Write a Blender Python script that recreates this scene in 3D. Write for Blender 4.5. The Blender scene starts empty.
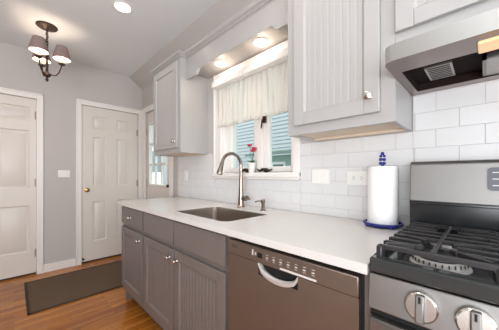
import bpy, bmesh, math, random
from mathutils import Vector, Matrix
R = random.Random(7)
S = bpy.context.scene
C = S.collection
PI = math.pi

# ------------------------------------------------------------------ camera
cam_d = bpy.data.cameras.new('camera'); cam = bpy.data.objects.new('camera', cam_d); C.objects.link(cam)
cam.location = (0, 0, 1.15); cam.rotation_euler = (PI/2, 0, -PI/4)
cam_d.sensor_width = 36; cam_d.lens = 36*235.5/499; cam_d.shift_y = 10/499; cam_d.clip_start = .02
S.camera = cam
# ------------------------------------------------------------------ world, exposure
S.view_settings.view_transform = 'Standard'; S.view_settings.look = 'None'
S.view_settings.gamma = 1; S.view_settings.use_curve_mapping = False
S.view_settings.exposure = 0.0
W = bpy.data.worlds.new('world'); S.world = W; W.use_nodes = True
bg = W.node_tree.nodes['Background']; bg.inputs[0].default_value = (.95, .975, 1, 1); bg.inputs[1].default_value = 2.3

def area(name, loc, size, power, col, target):
    d = bpy.data.lights.new(name, 'AREA'); d.shape = 'RECTANGLE'; d.size, d.size_y = size
    d.energy = power; d.color = col
    o = bpy.data.objects.new(name, d); C.objects.link(o); o.location = loc
    o.rotation_euler = (Vector(target)-Vector(loc)).to_track_quat('-Z', 'Y').to_euler()
    return o
# added fill lights out of view, tilted up to brighten ceiling and cabinets
area('fill_rear', (-.2, -1.6, 1.35), (2.4, 1.7), 44, (.86, .93, 1), (0, -.4, 2.2))
area('fill_side_up', (-1.75, -.55, 1.0), (1.3, .9), 84, (.93, .97, 1), (-1.35, .2, 2.55))
sun_d = bpy.data.lights.new('sun', 'SUN'); sun_d.energy = 2.2; sun_d.angle = .03; sun_d.color = (1, .97, .92)
sun = bpy.data.objects.new('sun', sun_d); C.objects.link(sun); sun.rotation_euler = Vector((.5, .25, -.83)).to_track_quat('-Z', 'Y').to_euler()
CAN_POWER = 10

# ------------------------------------------------------------------ materials
def lin(c):
    return tuple(((v/255+.055)/1.055)**2.4 if v/255 > .04045 else v/255/12.92 for v in c)
def base_mat(name, rgb, rough=.5, metal=0, **k):
    m = bpy.data.materials.new(name); m.use_nodes = True
    b = m.node_tree.nodes['Principled BSDF']
    b.inputs['Base Color'].default_value = (*lin(rgb), 1)
    b.inputs['Roughness'].default_value = rough; b.inputs['Metallic'].default_value = metal
    for n, v in k.items(): b.inputs[n.replace('_', ' ')].default_value = v
    return m, m.node_tree, b
def paint(name, rgb, rough=.45, amt=.03, scale=9, bump=.0, metal=0, stretch=(1,1,1), **k):
    m, t, b = base_mat(name, rgb, rough, metal, **k)
    tc = t.nodes.new('ShaderNodeTexCoord'); mp = t.nodes.new('ShaderNodeMapping'); mp.inputs['Scale'].default_value = stretch
    nz = t.nodes.new('ShaderNodeTexNoise'); nz.inputs['Scale'].default_value = scale; nz.inputs['Detail'].default_value = 4
    mx = t.nodes.new('ShaderNodeMix'); mx.data_type = 'RGBA'
    c = lin(rgb)
    mx.inputs[6].default_value = (*[v*(1-amt) for v in c], 1); mx.inputs[7].default_value = (*[min(1, v*(1+amt)) for v in c], 1)
    L = t.links.new
    L(tc.outputs['Object'], mp.inputs[0]); L(mp.outputs[0], nz.inputs['Vector']); L(nz.outputs[0], mx.inputs[0]); L(mx.outputs[2], b.inputs['Base Color'])
    if bump:
        bp = t.nodes.new('ShaderNodeBump'); bp.inputs['Strength'].default_value = bump; bp.inputs['Distance'].default_value = .002
        L(nz.outputs[0], bp.inputs['Height']); L(bp.outputs[0], b.inputs['Normal'])
    return m
def emit(name, rgb, strength):
    m, t, b = base_mat(name, rgb, .4)
    b.inputs['Emission Color'].default_value = (*lin(rgb), 1); b.inputs['Emission Strength'].default_value = strength
    return m
M = {}
M['wall'] = paint('grey_wall_paint', (193, 187, 183), .7, .015, 3)
M['ceiling'] = paint('ceiling_paint', (229, 231, 233), .8, .012, 3)
M['trim'] = paint('white_trim_paint', (236, 231, 226), .35, .012, 5)
M['door'] = paint('white_door_paint', (222, 214, 206), .35, .015, 5)
M['upper'] = paint('light_grey_cabinet_paint', (170, 167, 165), .35, .012, 6)
M['base'] = paint('dark_grey_cabinet_paint', (116, 107, 103), .38, .02, 6)
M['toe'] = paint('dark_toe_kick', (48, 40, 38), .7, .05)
M['raw'] = paint('pale_cabinet_underside', (214, 196, 176), .6, .03, 12)
M['tile'] = paint('white_glazed_tile', (219, 218, 218), .16, .012, 14)
M['grout'] = paint('pale_grout', (198, 197, 196), .8, .03, 40)
M['quartz'] = paint('white_quartz', (217, 213, 209), .2, .018, 60)
M['steel'] = paint('brushed_steel', (142, 140, 138), .46, .03, 40, 0, 1, (1, 1, 30))
M['sink'] = paint('sink_steel', (192, 181, 170), .3, .05, 30, 0, 1)
M['dw'] = paint('dishwasher_steel', (140, 129, 120), .46, .02, 40, 0, .82, (1, 1, 30))
M['nickel'] = paint('satin_nickel', (146, 134, 124), .24, .03, 20, 0, 1)
M['chrome'] = paint('chrome_knob', (206, 200, 194), .26, .02, 20, 0, 1)
M['brass'] = paint('aged_brass', (176, 146, 96), .25, .05, 20, 0, 1)
M['bronze'] = paint('dark_bronze', (70, 56, 48), .4, .12, 30, 0, .7)
M['black'] = paint('black_enamel', (34, 36, 38), .16, .1, 20)
M['cooktop'] = paint('black_cooktop', (56, 58, 58), .14, .12, 20)
M['iron'] = paint('cast_iron', (52, 51, 52), .3, .12, 50, .3, .25)
M['gap'] = paint('black_rubber', (16, 15, 15), .7, .1)
M['hoodin'] = paint('hood_interior', (34, 24, 22), .8, .08, Specular_IOR_Level=.15)
M['hood'] = paint('painted_hood_steel', (190, 190, 187), .3, .03, 30, 0, .85, (1, 30, 1))
M['hoodpan'] = paint('shaded_steel_pan', (150, 138, 134), .3, .03, 30, 0, 1)  # darker than the shell: underside shade and dark reflection put into the colour
M['alu'] = paint('cast_aluminium', (206, 202, 197), .4, .05, 40, 0, .3)
M['hinge'] = paint('pale_hinge_metal', (168, 154, 138), .4, .03, 20, 0, .3)
M['liner'] = paint('white_shade_liner', (244, 236, 226), .8)
M['mesh'] = paint('aluminium_filter', (176, 172, 168), .4, .2, 150, .4, .8)
M['plastic'] = paint('white_plastic', (236, 234, 230), .3, .01)
M['mark'] = paint('pale_print', (214, 210, 206), .5, .02)
M['slot'] = paint('dark_slot', (60, 58, 58), .6, .05)
M['paper'] = paint('paper_towel', (244, 243, 242), .9, .02, 90, .4)
M['blue'] = paint('cobalt_blue_enamel', (28, 40, 128), .25, .08, 20)
M['rug'] = paint('brown_mat_pile', (98, 78, 58), .95, .35, 160, .8)
M['rugb'] = paint('dark_mat_binding', (70, 56, 42), .9, .1, 60)
M['red'] = paint('red_petals', (196, 32, 62), .5, .12, 60)
M['leaf'] = paint('green_leaves', (62, 104, 52), .5, .2, 40)
M['soil'] = paint('potting_soil', (52, 38, 30), .95, .3, 120)
M['pot'] = paint('white_ceramic', (234, 228, 222), .25, .02)
M['siding'] = paint('pale_blue_siding', (152, 160, 164), .6, .04, 3)
M['shed'] = paint('grey_green_boards', (150, 178, 170), .7, .06, 8)
M['roof'] = paint('green_grey_shingles', (104, 122, 118), .9, .15, 30)
M['shrub'] = paint('shrub_leaves', (86, 118, 78), .8, .3, 12)
M['outtrim'] = paint('house_trim', (226, 230, 230), .5, .02)
M['darkglass'] = paint('dark_window_glass', (70, 92, 100), .08, .1, 3)
M['lawn'] = paint('lawn_grass', (104, 128, 84), .95, .25, 8)
M['shade'] = None
M['bulb'] = emit('warm_bulb', (255, 214, 160), 9)
M['can'] = emit('downlight_lens', (255, 240, 222), 7)
M['hoodlamp'] = emit('hood_lamp_lens', (238, 194, 150), .6)
M['display'] = paint('dark_display', (92, 94, 102), .25, .05)

def shade_mat():
    m, t, b = base_mat('taupe_lamp_shade', (150, 130, 126), .8)
    tr = t.nodes.new('ShaderNodeBsdfTranslucent'); tr.inputs[0].default_value = (*lin((186, 150, 136)), 1)
    mx = t.nodes.new('ShaderNodeMixShader'); mx.inputs[0].default_value = .12
    wv = t.nodes.new('ShaderNodeTexNoise'); wv.inputs['Scale'].default_value = 120
    bp = t.nodes.new('ShaderNodeBump'); bp.inputs['Strength'].default_value = .2
    t.links.new(wv.outputs[0], bp.inputs['Height']); t.links.new(bp.outputs[0], b.inputs['Normal'])
    t.links.new(b.outputs[0], mx.inputs[1]); t.links.new(tr.outputs[0], mx.inputs[2])
    t.links.new(mx.outputs[0], t.nodes['Material Output'].inputs[0]); return m
M['shade'] = shade_mat()
def curtain_mat():
    m, t, b = base_mat('sheer_white_fabric', (250, 247, 243), .9)
    tr = t.nodes.new('ShaderNodeBsdfTranslucent'); tr.inputs[0].default_value = (*lin((253, 250, 246)), 1)
    tp = t.nodes.new('ShaderNodeBsdfTransparent')
    mx = t.nodes.new('ShaderNodeMixShader'); mx.inputs[0].default_value = .7
    mx2 = t.nodes.new('ShaderNodeMixShader')
    wv = t.nodes.new('ShaderNodeTexWave'); wv.bands_direction = 'Z'; wv.inputs['Scale'].default_value = 70; wv.inputs['Distortion'].default_value = .4
    mr = t.nodes.new('ShaderNodeMapRange'); mr.inputs[3].default_value = .07; mr.inputs[4].default_value = .10
    tc = t.nodes.new('ShaderNodeTexCoord')
    L = t.links.new
    L(tc.outputs['Object'], wv.inputs[0]); L(wv.outputs['Fac'], mr.inputs[0]); L(mr.outputs[0], mx2.inputs[0])
    L(b.outputs[0], mx.inputs[1]); L(tr.outputs[0], mx.inputs[2]); L(mx.outputs[0], mx2.inputs[1]); L(tp.outputs[0], mx2.inputs[2])
    L(mx2.outputs[0], t.nodes['Material Output'].inputs[0]); return m
M['curtain'] = curtain_mat()
def glass_mat():
    m = bpy.data.materials.new('window_glass'); m.use_nodes = True; t = m.node_tree
    t.nodes.remove(t.nodes['Principled BSDF'])
    tp = t.nodes.new('ShaderNodeBsdfTransparent'); tp.inputs[0].default_value = (.93, .97, .97, 1)
    gl = t.nodes.new('ShaderNodeBsdfGlossy'); gl.inputs['Roughness'].default_value = .02
    fr = t.nodes.new('ShaderNodeFresnel'); fr.inputs[0].default_value = 1.45
    mx = t.nodes.new('ShaderNodeMixShader')
    ge = t.nodes.new('ShaderNodeNewGeometry'); sb = t.nodes.new('ShaderNodeMath'); sb.operation = 'SUBTRACT'; sb.inputs[0].default_value = 1
    mu = t.nodes.new('ShaderNodeMath'); mu.operation = 'MULTIPLY'
    t.links.new(ge.outputs['Backfacing'], sb.inputs[1]); t.links.new(sb.outputs[0], mu.inputs[0]); t.links.new(fr.outputs[0], mu.inputs[1])
    t.links.new(mu.outputs[0], mx.inputs[0]); t.links.new(tp.outputs[0], mx.inputs[1]); t.links.new(gl.outputs[0], mx.inputs[2])
    t.links.new(mx.outputs[0], t.nodes['Material Output'].inputs[0]); return m
M['glass'] = glass_mat()
def floor_mat():
    m, t, b = base_mat('oak_floor_boards', (180, 120, 66), .25)
    N = t.nodes.new; L = t.links.new
    tc = N('ShaderNodeTexCoord')
    br = N('ShaderNodeTexBrick'); br.offset = .37; br.offset_frequency = 2; br.squash = 1
    br.inputs['Scale'].default_value = 1; br.inputs['Brick Width'].default_value = .95; br.inputs['Row Height'].default_value = .057
    br.inputs['Mortar Size'].default_value = .0009; br.inputs['Mortar Smooth'].default_value = .1; br.inputs['Bias'].default_value = 0
    br.inputs['Color1'].default_value = (*lin((152, 86, 26)), 1); br.inputs['Color2'].default_value = (*lin((206, 134, 54)), 1)
    br.inputs['Mortar'].default_value = (*lin((92, 52, 26)), 1)
    L(tc.outputs['Object'], br.inputs[0])
    mp = N('ShaderNodeMapping'); mp.inputs['Scale'].default_value = (1.6, 34, 1); L(tc.outputs['Object'], mp.inputs[0])
    nz = N('ShaderNodeTexNoise'); nz.inputs['Scale'].default_value = 1.6; nz.inputs['Detail'].default_value = 6; nz.inputs['Distortion'].default_value = 1.2
    L(mp.outputs[0], nz.inputs['Vector'])
    cr = N('ShaderNodeValToRGB'); cr.color_ramp.elements[0].position = .3; cr.color_ramp.elements[1].position = .7
    cr.color_ramp.elements[0].color = (.5, .42, .34, 1); cr.color_ramp.elements[1].color = (1.14, 1.12, 1.1, 1)
    L(nz.outputs[0], cr.inputs[0])
    mx = N('ShaderNodeMix'); mx.data_type = 'RGBA'; mx.blend_type = 'MULTIPLY'; mx.inputs[0].default_value = .8
    L(br.outputs[0], mx.inputs[6]); L(cr.outputs[0], mx.inputs[7]); L(mx.outputs[2], b.inputs['Base Color'])
    bp = N('ShaderNodeBump'); bp.inputs['Strength'].default_value = .25; bp.inputs['Distance'].default_value = .001
    L(br.outputs['Fac'], bp.inputs['Height']); bp.invert = True; L(bp.outputs[0], b.inputs['Normal'])
    return m
M['floor'] = floor_mat()

# ------------------------------------------------------------------ mesh helpers
class MB:
    """collects shapes (world coordinates) and links them as ONE mesh object"""
    def __init__(s): s.bm = bmesh.new(); s.fl = s.bm.faces.layers.int.new('flat')
    def box(s, x0, x1, y0, y1, z0, z1, bev=0, seg=2):
        x0, x1 = sorted((x0, x1)); y0, y1 = sorted((y0, y1)); z0, z1 = sorted((z0, z1))
        v = [s.bm.verts.new(p) for p in ((x0,y0,z0),(x1,y0,z0),(x1,y1,z0),(x0,y1,z0),(x0,y0,z1),(x1,y0,z1),(x1,y1,z1),(x0,y1,z1))]
        f = [s.bm.faces.new([v[i] for i in q]) for q in ((3,2,1,0),(4,5,6,7),(0,1,5,4),(1,2,6,5),(2,3,7,6),(3,0,4,7))]
        if bev:
            bev = min(bev, .45*min(x1-x0, y1-y0, z1-z0))
            es = list({e for q in f for e in q.edges})
            old = set(s.bm.faces)-set(f); s.bevel(es, bev, seg, old)
        return s
    def bevel(s, es, bev, seg, old):
        res = bmesh.ops.bevel(s.bm, geom=es, offset=bev, segments=seg, affect='EDGES', profile=.5)
        nb = set(res['faces'])
        for q in s.bm.faces:
            if q not in old: q[s.fl] = 0 if q in nb else 1
    def prism(s, pts, d, bev=0):
        """closed polygon of 3D points swept along vector d"""
        d = Vector(d); a = [s.bm.verts.new(p) for p in pts]; b = [s.bm.verts.new(Vector(p)+d) for p in pts]
        n = len(a); fs = [s.bm.faces.new(a[::-1]), s.bm.faces.new(b)]
        for i in range(n): fs.append(s.bm.faces.new((a[i], a[(i+1) % n], b[(i+1) % n], b[i])))
        bmesh.ops.recalc_face_normals(s.bm, faces=fs)
        if bev: s.bevel(list({e for q in fs for e in q.edges}), bev, 2, set(s.bm.faces)-set(fs))
        return s
    def rings(s, rs, cap=True, closed=False):
        vs = [[s.bm.verts.new(p) for p in r] for r in rs]; n = len(vs[0]); fs = []
        for i in range(len(vs) if closed else len(vs)-1):
            a = vs[i]; b = vs[(i+1) % len(vs)]
            for j in range(n): fs.append(s.bm.faces.new((a[j], a[(j+1) % n], b[(j+1) % n], b[j])))
        if cap and not closed:
            fs.append(s.bm.faces.new(vs[0][::-1])); fs.append(s.bm.faces.new(vs[-1]))
        bmesh.ops.recalc_face_normals(s.bm, faces=fs)
        return s
    def lathe(s, c, prof, axis=(0,0,1), seg=24, cap=True):
        """prof: (radius, height) along axis from c"""
        ax = Vector(axis).normalized(); u = ax.orthogonal().normalized(); w = ax.cross(u); c = Vector(c)
        return s.rings([[c+ax*h+(u*math.cos(2*PI*k/seg)+w*math.sin(2*PI*k/seg))*max(r, 1e-4) for k in range(seg)] for r, h in prof], cap)
    def cyl(s, p0, p1, r0, r1=None, seg=20):
        p0 = Vector(p0); p1 = Vector(p1); r1 = r0 if r1 is None else r1
        return s.lathe(p0, [(r0, 0), (r1, (p1-p0).length)], p1-p0, seg)
    def tube(s, pts, r, seg=10, rad=None, closed=False):
        pts = [Vector(p) for p in pts]; rs = []; u = None; n = len(pts)
        for i, p in enumerate(pts):
            if closed: t = (pts[(i+1) % n]-pts[i-1]).normalized()
            else: t = (pts[min(i+1, n-1)]-pts[max(i-1, 0)]).normalized()
            u = t.orthogonal().normalized() if u is None else (u-t*u.dot(t)).normalized()
            w = t.cross(u); q = rad[i] if rad else r
            rs.append([p+(u*math.cos(2*PI*k/seg)+w*math.sin(2*PI*k/seg))*q for k in range(seg)])
        return s.rings(rs, True, closed)
    def bar(s, p0, p1, w, h):
        """rectangular bar between two points, w across (horizontal), h vertical, p = top centre line"""
        p0 = Vector(p0); p1 = Vector(p1); t = (p1-p0).normalized(); n = Vector((-t.y, t.x, 0)).normalized()*(w/2); dn = Vector((0,0,-h))
        b = .25*w; bn = n.normalized()*b; bz = Vector((0,0,-b))
        pts = [p0+n-bn, p0+n+bz, p0+n+dn, p0-n+dn, p0-n+bz, p0-n+bn]
        return s.prism(pts, p1-p0)
    def ball(s, c, r, sc=(1,1,1), seg=14):
        m = Matrix.Translation(c) @ Matrix.Diagonal((r*sc[0], r*sc[1], r*sc[2], 1))
        bmesh.ops.create_uvsphere(s.bm, u_segments=seg, v_segments=max(6, seg//2+1), radius=1, matrix=m); return s
    def ico(s, c, r, sub=2, jit=0, sc=(1,1,1)):
        g = bmesh.ops.create_icosphere(s.bm, subdivisions=sub, radius=1)
        for v in g['verts']:
            k = r*(1+R.uniform(-jit, jit)); v.co = Vector(c)+Vector((v.co.x*sc[0], v.co.y*sc[1], v.co.z*sc[2]))*k
        return s
    def build(s, name, mat, parent=None, smooth=True, angle=35):
        o_ = Vector((0,0,0)); p = parent
        while p: o_ += p.location; p = p.parent
        bmesh.ops.translate(s.bm, verts=s.bm.verts, vec=-o_)
        me = bpy.data.meshes.new(name)
        for f in s.bm.faces: f.smooth = smooth and not f[s.fl]
        if smooth:
            for e in s.bm.edges:
                if len(e.link_faces) == 2 and e.calc_face_angle(0) > math.radians(angle): e.smooth = False
        s.bm.to_mesh(me); s.bm.free(); me.materials.append(M[mat])
        o = bpy.data.objects.new(name, me); C.objects.link(o); o.parent = parent
        return o
def thing(name, label, cat, loc, group=None):
    o = bpy.data.objects.new(name, None); C.objects.link(o); o.location = loc; o.empty_display_size = .05
    return tag(o, label, cat, group)
def tag(o, label, cat, group=None):
    o['label'] = label; o['category'] = cat
    if group: o['group'] = group
    return o
def struct(o, label=None, cat=None):
    o['kind'] = 'structure'
    if label: o['label'] = label
    if cat: o['category'] = cat
    return o
def copy_tree(o, parent=None):
    c = o.copy(); C.objects.link(c)
    if parent: c.parent = parent
    for ch in list(o.children): copy_tree(ch, c)
    return c
def box(name, mat, parent, *a, bev=0): return MB().box(*a, bev=bev).build(name, mat, parent)

XW = 1.297      # tile face of the counter wall
XP = 1.305      # painted face of the counter wall
XF = 1.373      # face of the wall beyond the counter (glazed door)
YB = 3.68       # back wall
ZC = 2.58       # ceiling
CT = .912       # worktop

# ------------------------------------------------------------------ setting
XL, YR = -1.95, -1.75
struct(box('floor', 'floor', None, XL-.1, 1.46, YR-.1, YB+.1, -.08, 0), 'honey oak strip floor', 'floor')
m = MB().box(XL-.1, 1.19, YR-.1, YB+.1, ZC, ZC+.1)
m.box(1.19, 1.46, YR-.1, YB+.1, ZC+.001, ZC+.1)
struct(m.build('ceiling', 'ceiling', smooth=False), 'pale ceiling sloping down along the counter wall', 'ceiling')
# counter wall with window opening, then the stepped back part with the glazed door
WY0, WY1, WZ0, WZ1 = .885, 1.64, 1.168, 1.96
GY0, GY1, GZ1 = 2.765, 3.535, 2.06
m = MB()
m.box(XP, 1.46, YR, WY0, 0, 2.5).box(XP, 1.46, WY1, 2.5, 0, 2.5).box(XP, 1.46, WY0, WY1, 0, WZ0).box(XP, 1.46, WY0, WY1, WZ1, 2.5)
m.prism([(1.185, YR, ZC), (1.46, YR, ZC-.275*.136/.188), (1.46, YR, ZC)], (0, YB-YR, 0))
m.box(XF, 1.46, 2.5, GY0, 0, 2.46).box(XF, 1.46, GY1, YB, 0, 2.46).box(XF, 1.46, GY0, GY1, GZ1, 2.46)
struct(m.build('wall_right', 'wall', smooth=False), 'grey painted wall along the counter', 'wall')
D1 = (-.596, .184, 2.03); D2 = (.6156, 1.318, 2.06)
m = MB()
m.box(XL, D1[0], YB, YB+.12, 0, ZC).box(D1[1], D2[0], YB, YB+.12, 0, ZC).box(D2[1], 1.46, YB, YB+.12, 0, ZC)
m.box(D1[0], D1[1], YB, YB+.12, D1[2], ZC).box(D2[0], D2[1], YB, YB+.12, D2[2], ZC)
struct(m.build('wall_back', 'wall', smooth=False), 'grey painted end wall with two white doors', 'wall')
m = MB()   # unseen left wall; opening added and sized to light the near side
m.box(XL-.1, XL, .2, YB, 0, ZC).box(XL-.1, XL, YR, -1.25, 0, ZC).box(XL-.1, XL, -1.25, .2, 2.2, ZC).box(XL-.1, XL, -1.25, .2, 0, .6)
struct(m.build('wall_left', 'wall', smooth=False))
m = MB()
m.box(XL, -1.5, YR-.1, YR, 0, ZC).box(1.1, 1.46, YR-.1, YR, 0, ZC).box(-1.5, 1.1, YR-.1, YR, 2.4, ZC).box(-1.5, 1.1, YR-.1, YR, 0, .6)
struct(m.build('wall_rear', 'wall', smooth=False))
struct(box('baseboard_back', 'trim', None, .245, .555, YB-.014, YB, 0, .095, bev=.004), 'short white baseboard between the two doors', 'baseboard')

def panel_grid(m, x0, x1, z0, z1, yf, cols, rows, axis='x'):
    """six-panel slab: field, grooves and raised panels; front at yf (facing -y)"""
    xs = [x0]+[v for c in cols for v in c]+[x1]
    zs = [z0]+[v for r in rows for v in r]+[z1]
    for i in range(0, len(xs), 2): m.box(xs[i], xs[i+1], yf, yf+.035, z0, z1)
    for c in cols:
        for j in range(0, len(zs), 2): m.box(c[0], c[1], yf, yf+.035, zs[j], zs[j+1])
        for r in rows:
            m.box(c[0], c[1], yf+.012, yf+.03, r[0], r[1])
            # sloped moulding
            a, b, z, w = c[0], c[1], r[0], r[1]; g = .012
            m.prism([(a, yf+.001, z), (a+g, yf+.013, z), (a, yf+.013, z)], (0, 0, w-z)); m.prism([(b, yf+.001, z), (b, yf+.013, z), (b-g, yf+.013, z)], (0, 0, w-z))
            m.prism([(a, yf+.001, z), (a, yf+.013, z), (a, yf+.013, z+g)], (b-a, 0, 0)); m.prism([(a, yf+.001, w), (a, yf+.013, w-g), (a, yf+.013, w)], (b-a, 0, 0))
            # raised field
            rr = [[(a+k, yy, z+k), (b-k, yy, z+k), (b-k, yy, w-k), (a+k, yy, w-k)] for k, yy in ((.022, yf+.013), (.042, yf+.003))]
            m.rings(rr)
def casing(m, x0, x1, z1, y, w=.06, t=.018):
    for a in (x0-w, x1):
        m.box(a, a+w, y-t, y, 0, z1+w, .004); m.box(a+(.0 if a < x0 else w-.016), a+(.016 if a < x0 else w), y-t-.008, y-t+.002, 0, z1+w, .003)
    m.box(x0, x1, y-t, y, z1, z1+w, .004); m.box(x0-w, x1+w, y-t-.008, y-t+.002, z1+w-.016, z1+w, .003)
ROWS = [(.27, .80), (1.0, 1.66), (1.77, 1.93)]
def knob_y(m, x, y, z, k=1):
    m.lathe((x, y, z), [(.03*k, 0), (.03*k, .004), (.012*k, .008), (.011*k, .03), (.024*k, .036), (.028*k, .05), (.024*k, .062), (.008*k, .067)], (0, -1, 0), 20)
def hinge(z, x, y): return MB().cyl((x, y, z-.05), (x, y, z+.05), .007).box(x-.016, x+.016, y, y+.004, z-.045, z+.045)
def room_door(name, D, cols, label, knob_x, hinge_x, hz):
    t = struct(thing(name, label, 'door', ((D[0]+D[1])/2, YB, 0)))
    m = MB(); panel_grid(m, D[0]+.003, D[1]-.003, .022, D[2]-.003, YB+.012, cols, ROWS)
    leaf = m.build('door_leaf', 'door', t)
    m = MB(); casing(m, D[0], D[1], D[2], YB)
    m.build('door_casing', 'trim', t); box('door_gap_strip', 'toe', t, D[0], D[1], YB+.03, YB+.11, 0, .021)  # dark strip added as the shadow line under the door
    if knob_x: m = MB(); knob_y(m, knob_x, YB+.012, .955); m.build('doorknob', 'brass', leaf)
    for z in hz: hinge(z, hinge_x, YB+.006).build('hinge', 'hinge', leaf)
    return t, leaf
room_door('door_1', D1, [(-.537, -.275), (-.137, .125)], 'white panelled door at the left edge, under the chandelier', None, .184, (.25, 1.06, 1.84))
t, leaf = room_door('door_2', D2, [(.7416, .905), (1.03, 1.195)], 'white six panel door with brass knob in the corner', .672, 1.312, (.25, 1.03, 1.78))
MB().cyl((.628, YB+.01, .07), (.628, YB-.045, .07), .006).cyl((.628, YB-.045, .07), (.628, YB-.06, .07), .012).build('door_stop', 'bronze', leaf)

# glazed exterior door in the stepped wall
t = struct(thing('door_3', 'white half glazed door with small panes behind the far wall cabinet', 'door', (XF, 3.15, 0)))
m = MB()
gy0, gy1, gz0, gz1 = 2.875, 3.47, 1.0, 1.9
xd = XF+.02
m.box(xd, xd+.04, GY0+.003, gy0, .012, GZ1-.003).box(xd, xd+.04, gy1, GY1-.003, .012, GZ1-.003)
m.box(xd, xd+.04, gy0, gy1, .012, gz0).box(xd, xd+.04, gy0, gy1, gz1, GZ1-.003)
for a, b in ((2.9, 3.12), (3.18, 3.4)): m.box(xd-.006, xd+.01, a, b, .25, .85, .005)
leaf = m.build('door_leaf', 'door', t)
m = MB()
for k in (1, 2):
    y = gy0+(gy1-gy0)*k/3; m.box(xd+.005, xd+.035, y-.011, y+.011, gz0, gz1)
    z = gz0+(gz1-gz0)*k/3; m.box(xd+.005, xd+.035, gy0, gy1, z-.011, z+.011)
for a, b, c, d in ((gy0, gy0+.02, gz0, gz1), (gy1-.02, gy1, gz0, gz1), (gy0, gy1, gz0, gz0+.02), (gy0, gy1, gz1-.02, gz1)): m.box(xd-.006, xd+.046, a, b, c, d, .004)
m.build('glazing_bars', 'trim', leaf)
box('pane', 'glass', leaf, xd+.018, xd+.022, gy0, gy1, gz0, gz1)
m = MB(); m.lathe((xd, 2.80, 1.012), [(.024, 0), (.024, .005), (.009, .009), (.009, .026), (.018, .031), (.021, .04), (.017, .049), (.005, .052)], (-1, 0, 0)); m.build('doorknob', 'bronze', leaf)
for z in (.25, 1.03, 1.78): MB().cyl((XF+.012, 3.528, z-.05), (XF+.012, 3.528, z+.05), .007).build('hinge', 'hinge', leaf)
m = MB()
for a in (GY0-.085, GY1): m.box(XF-.018, XF, a, a+.085, 0, GZ1+.07, .004)
m.box(XF-.018, XF, GY0, GY1, GZ1, GZ1+.07, .004); m.box(XF-.026, XF-.016, GY0-.085, GY1+.085, GZ1+.054, GZ1+.07, .003)
m.build('door_casing', 'trim', t)

# kitchen window
t = struct(thing('window_1', 'white double casement window over the sink', 'window', (XP, 1.26, WZ0)))
m = MB()
xc0 = XP-.02
m.box(xc0, XP+.001, WY1, 1.745, 1.13, WZ1+.09, .004).box(xc0, XP+.001, .836, WY0, 1.13, WZ1+.09, .004)
m.box(xc0-.006, xc0+.003, 1.727, 1.745, 1.13, WZ1+.09, .003).box(xc0-.006, xc0+.003, WY1, WY1+.012, 1.16, WZ1, .003)
m.box(xc0, XP+.001, WY0, WY1, WZ1, WZ1+.09, .004)
for a, b in ((WY0, WY0+.012), (WY1-.012, WY1)): m.box(XP, 1.46, a, b, WZ0, WZ1)
m.box(XP, 1.46, WY0, WY1, WZ1-.012, WZ1)
m.build('window_casing', 'trim', t)
MB().box(xc0-.022, 1.46, .836, 1.745, 1.135, WZ0, .006).box(xc0-.004, XP, .845, 1.735, 1.118, 1.137, .004).build('window_sill', 'trim', t)
box('mullion', 'trim', t, XP+.03, 1.44, 1.20, 1.25, WZ0, WZ1, bev=.004)
for a, b in ((WY0+.012, 1.20), (1.25, WY1-.012)):
    m = MB(); w = .05
    m.box(1.35, 1.395, a, a+w, WZ0, WZ1-.012, .005).box(1.35, 1.395, b-w, b, WZ0, WZ1-.012, .005)
    m.box(1.35, 1.395, a+w, b-w, WZ0, WZ0+.045, .005).box(1.35, 1.395, a+w, b-w, WZ1-.06, WZ1-.012, .005)
    sash = m.build('sash', 'trim', t)
    box('pane', 'glass', sash, 1.37, 1.374, a+w, b-w, WZ0+.045, WZ1-.06)
    yc = (a+b)/2 + (.118 if a < 1 else -.075)
    m = MB(); m.box(1.335, 1.35, yc-.018, yc+.018, WZ0, WZ0+.022, .006)
    m.tube([(1.322, yc+.075, WZ0+.028), (1.322, yc+.05, WZ0+.014), (1.325, yc+.02, WZ0+.024), (1.325, yc-.02, WZ0+.022), (1.322, yc-.05, WZ0+.014), (1.322, yc-.075, WZ0+.024)], .007, 8, [.005, .008, .012, .012, .008, .005])
    m.build('crank_handle', 'bronze', sash)
m = MB(); m.box(1.333, 1.35, 1.165, 1.197, 1.545, 1.60, .004); m.tube([(1.33, 1.182, 1.58), (1.315, 1.182, 1.56), (1.31, 1.185, 1.50)], .006, 8); m.build('sash_lock', 'bronze', t)

# tiled splashback: bevelled tiles in running bond
def tiles(m, rects, dz=.0785, dy=.1515, z_ref=1.272, y_ref=0.0, g=.0016):
    k0 = int(math.floor((.85-z_ref)/dz))
    for k in range(k0, k0+14):
        za, zb = z_ref+k*dz, z_ref+(k+1)*dz
        off = y_ref+(dy/2 if k % 2 else 0)
        for i in range(-6, 20):
            ya, yb = off+i*dy, off+(i+1)*dy
            for (r0, r1, q0, q1) in rects:
                a, b, c, d = max(ya, r0)+g/2, min(yb, r1)-g/2, max(za, q0)+g/2, min(zb, q1)-g/2
                if b-a > .006 and d-c > .006: m.box(XW, XP, a, b, c, d, .0012, 1)
m = MB()
RECT = [(-.6, .2346, .60, 1.60), (.2346, .836, CT, 1.3485), (.836, 1.745, CT, 1.118), (1.745, 2.428, CT, 1.3485)]
tiles(m, RECT)
bs = m.build('backsplash', 'tile')
tag(bs, 'white glazed subway tile backsplash between worktop and wall cabinets', 'backsplash')
m = MB()
for r0, r1, q0, q1 in RECT: m.box(XW+.0018, XP, r0, r1, q0, q1)
m.build('grout', 'grout', bs)

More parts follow.
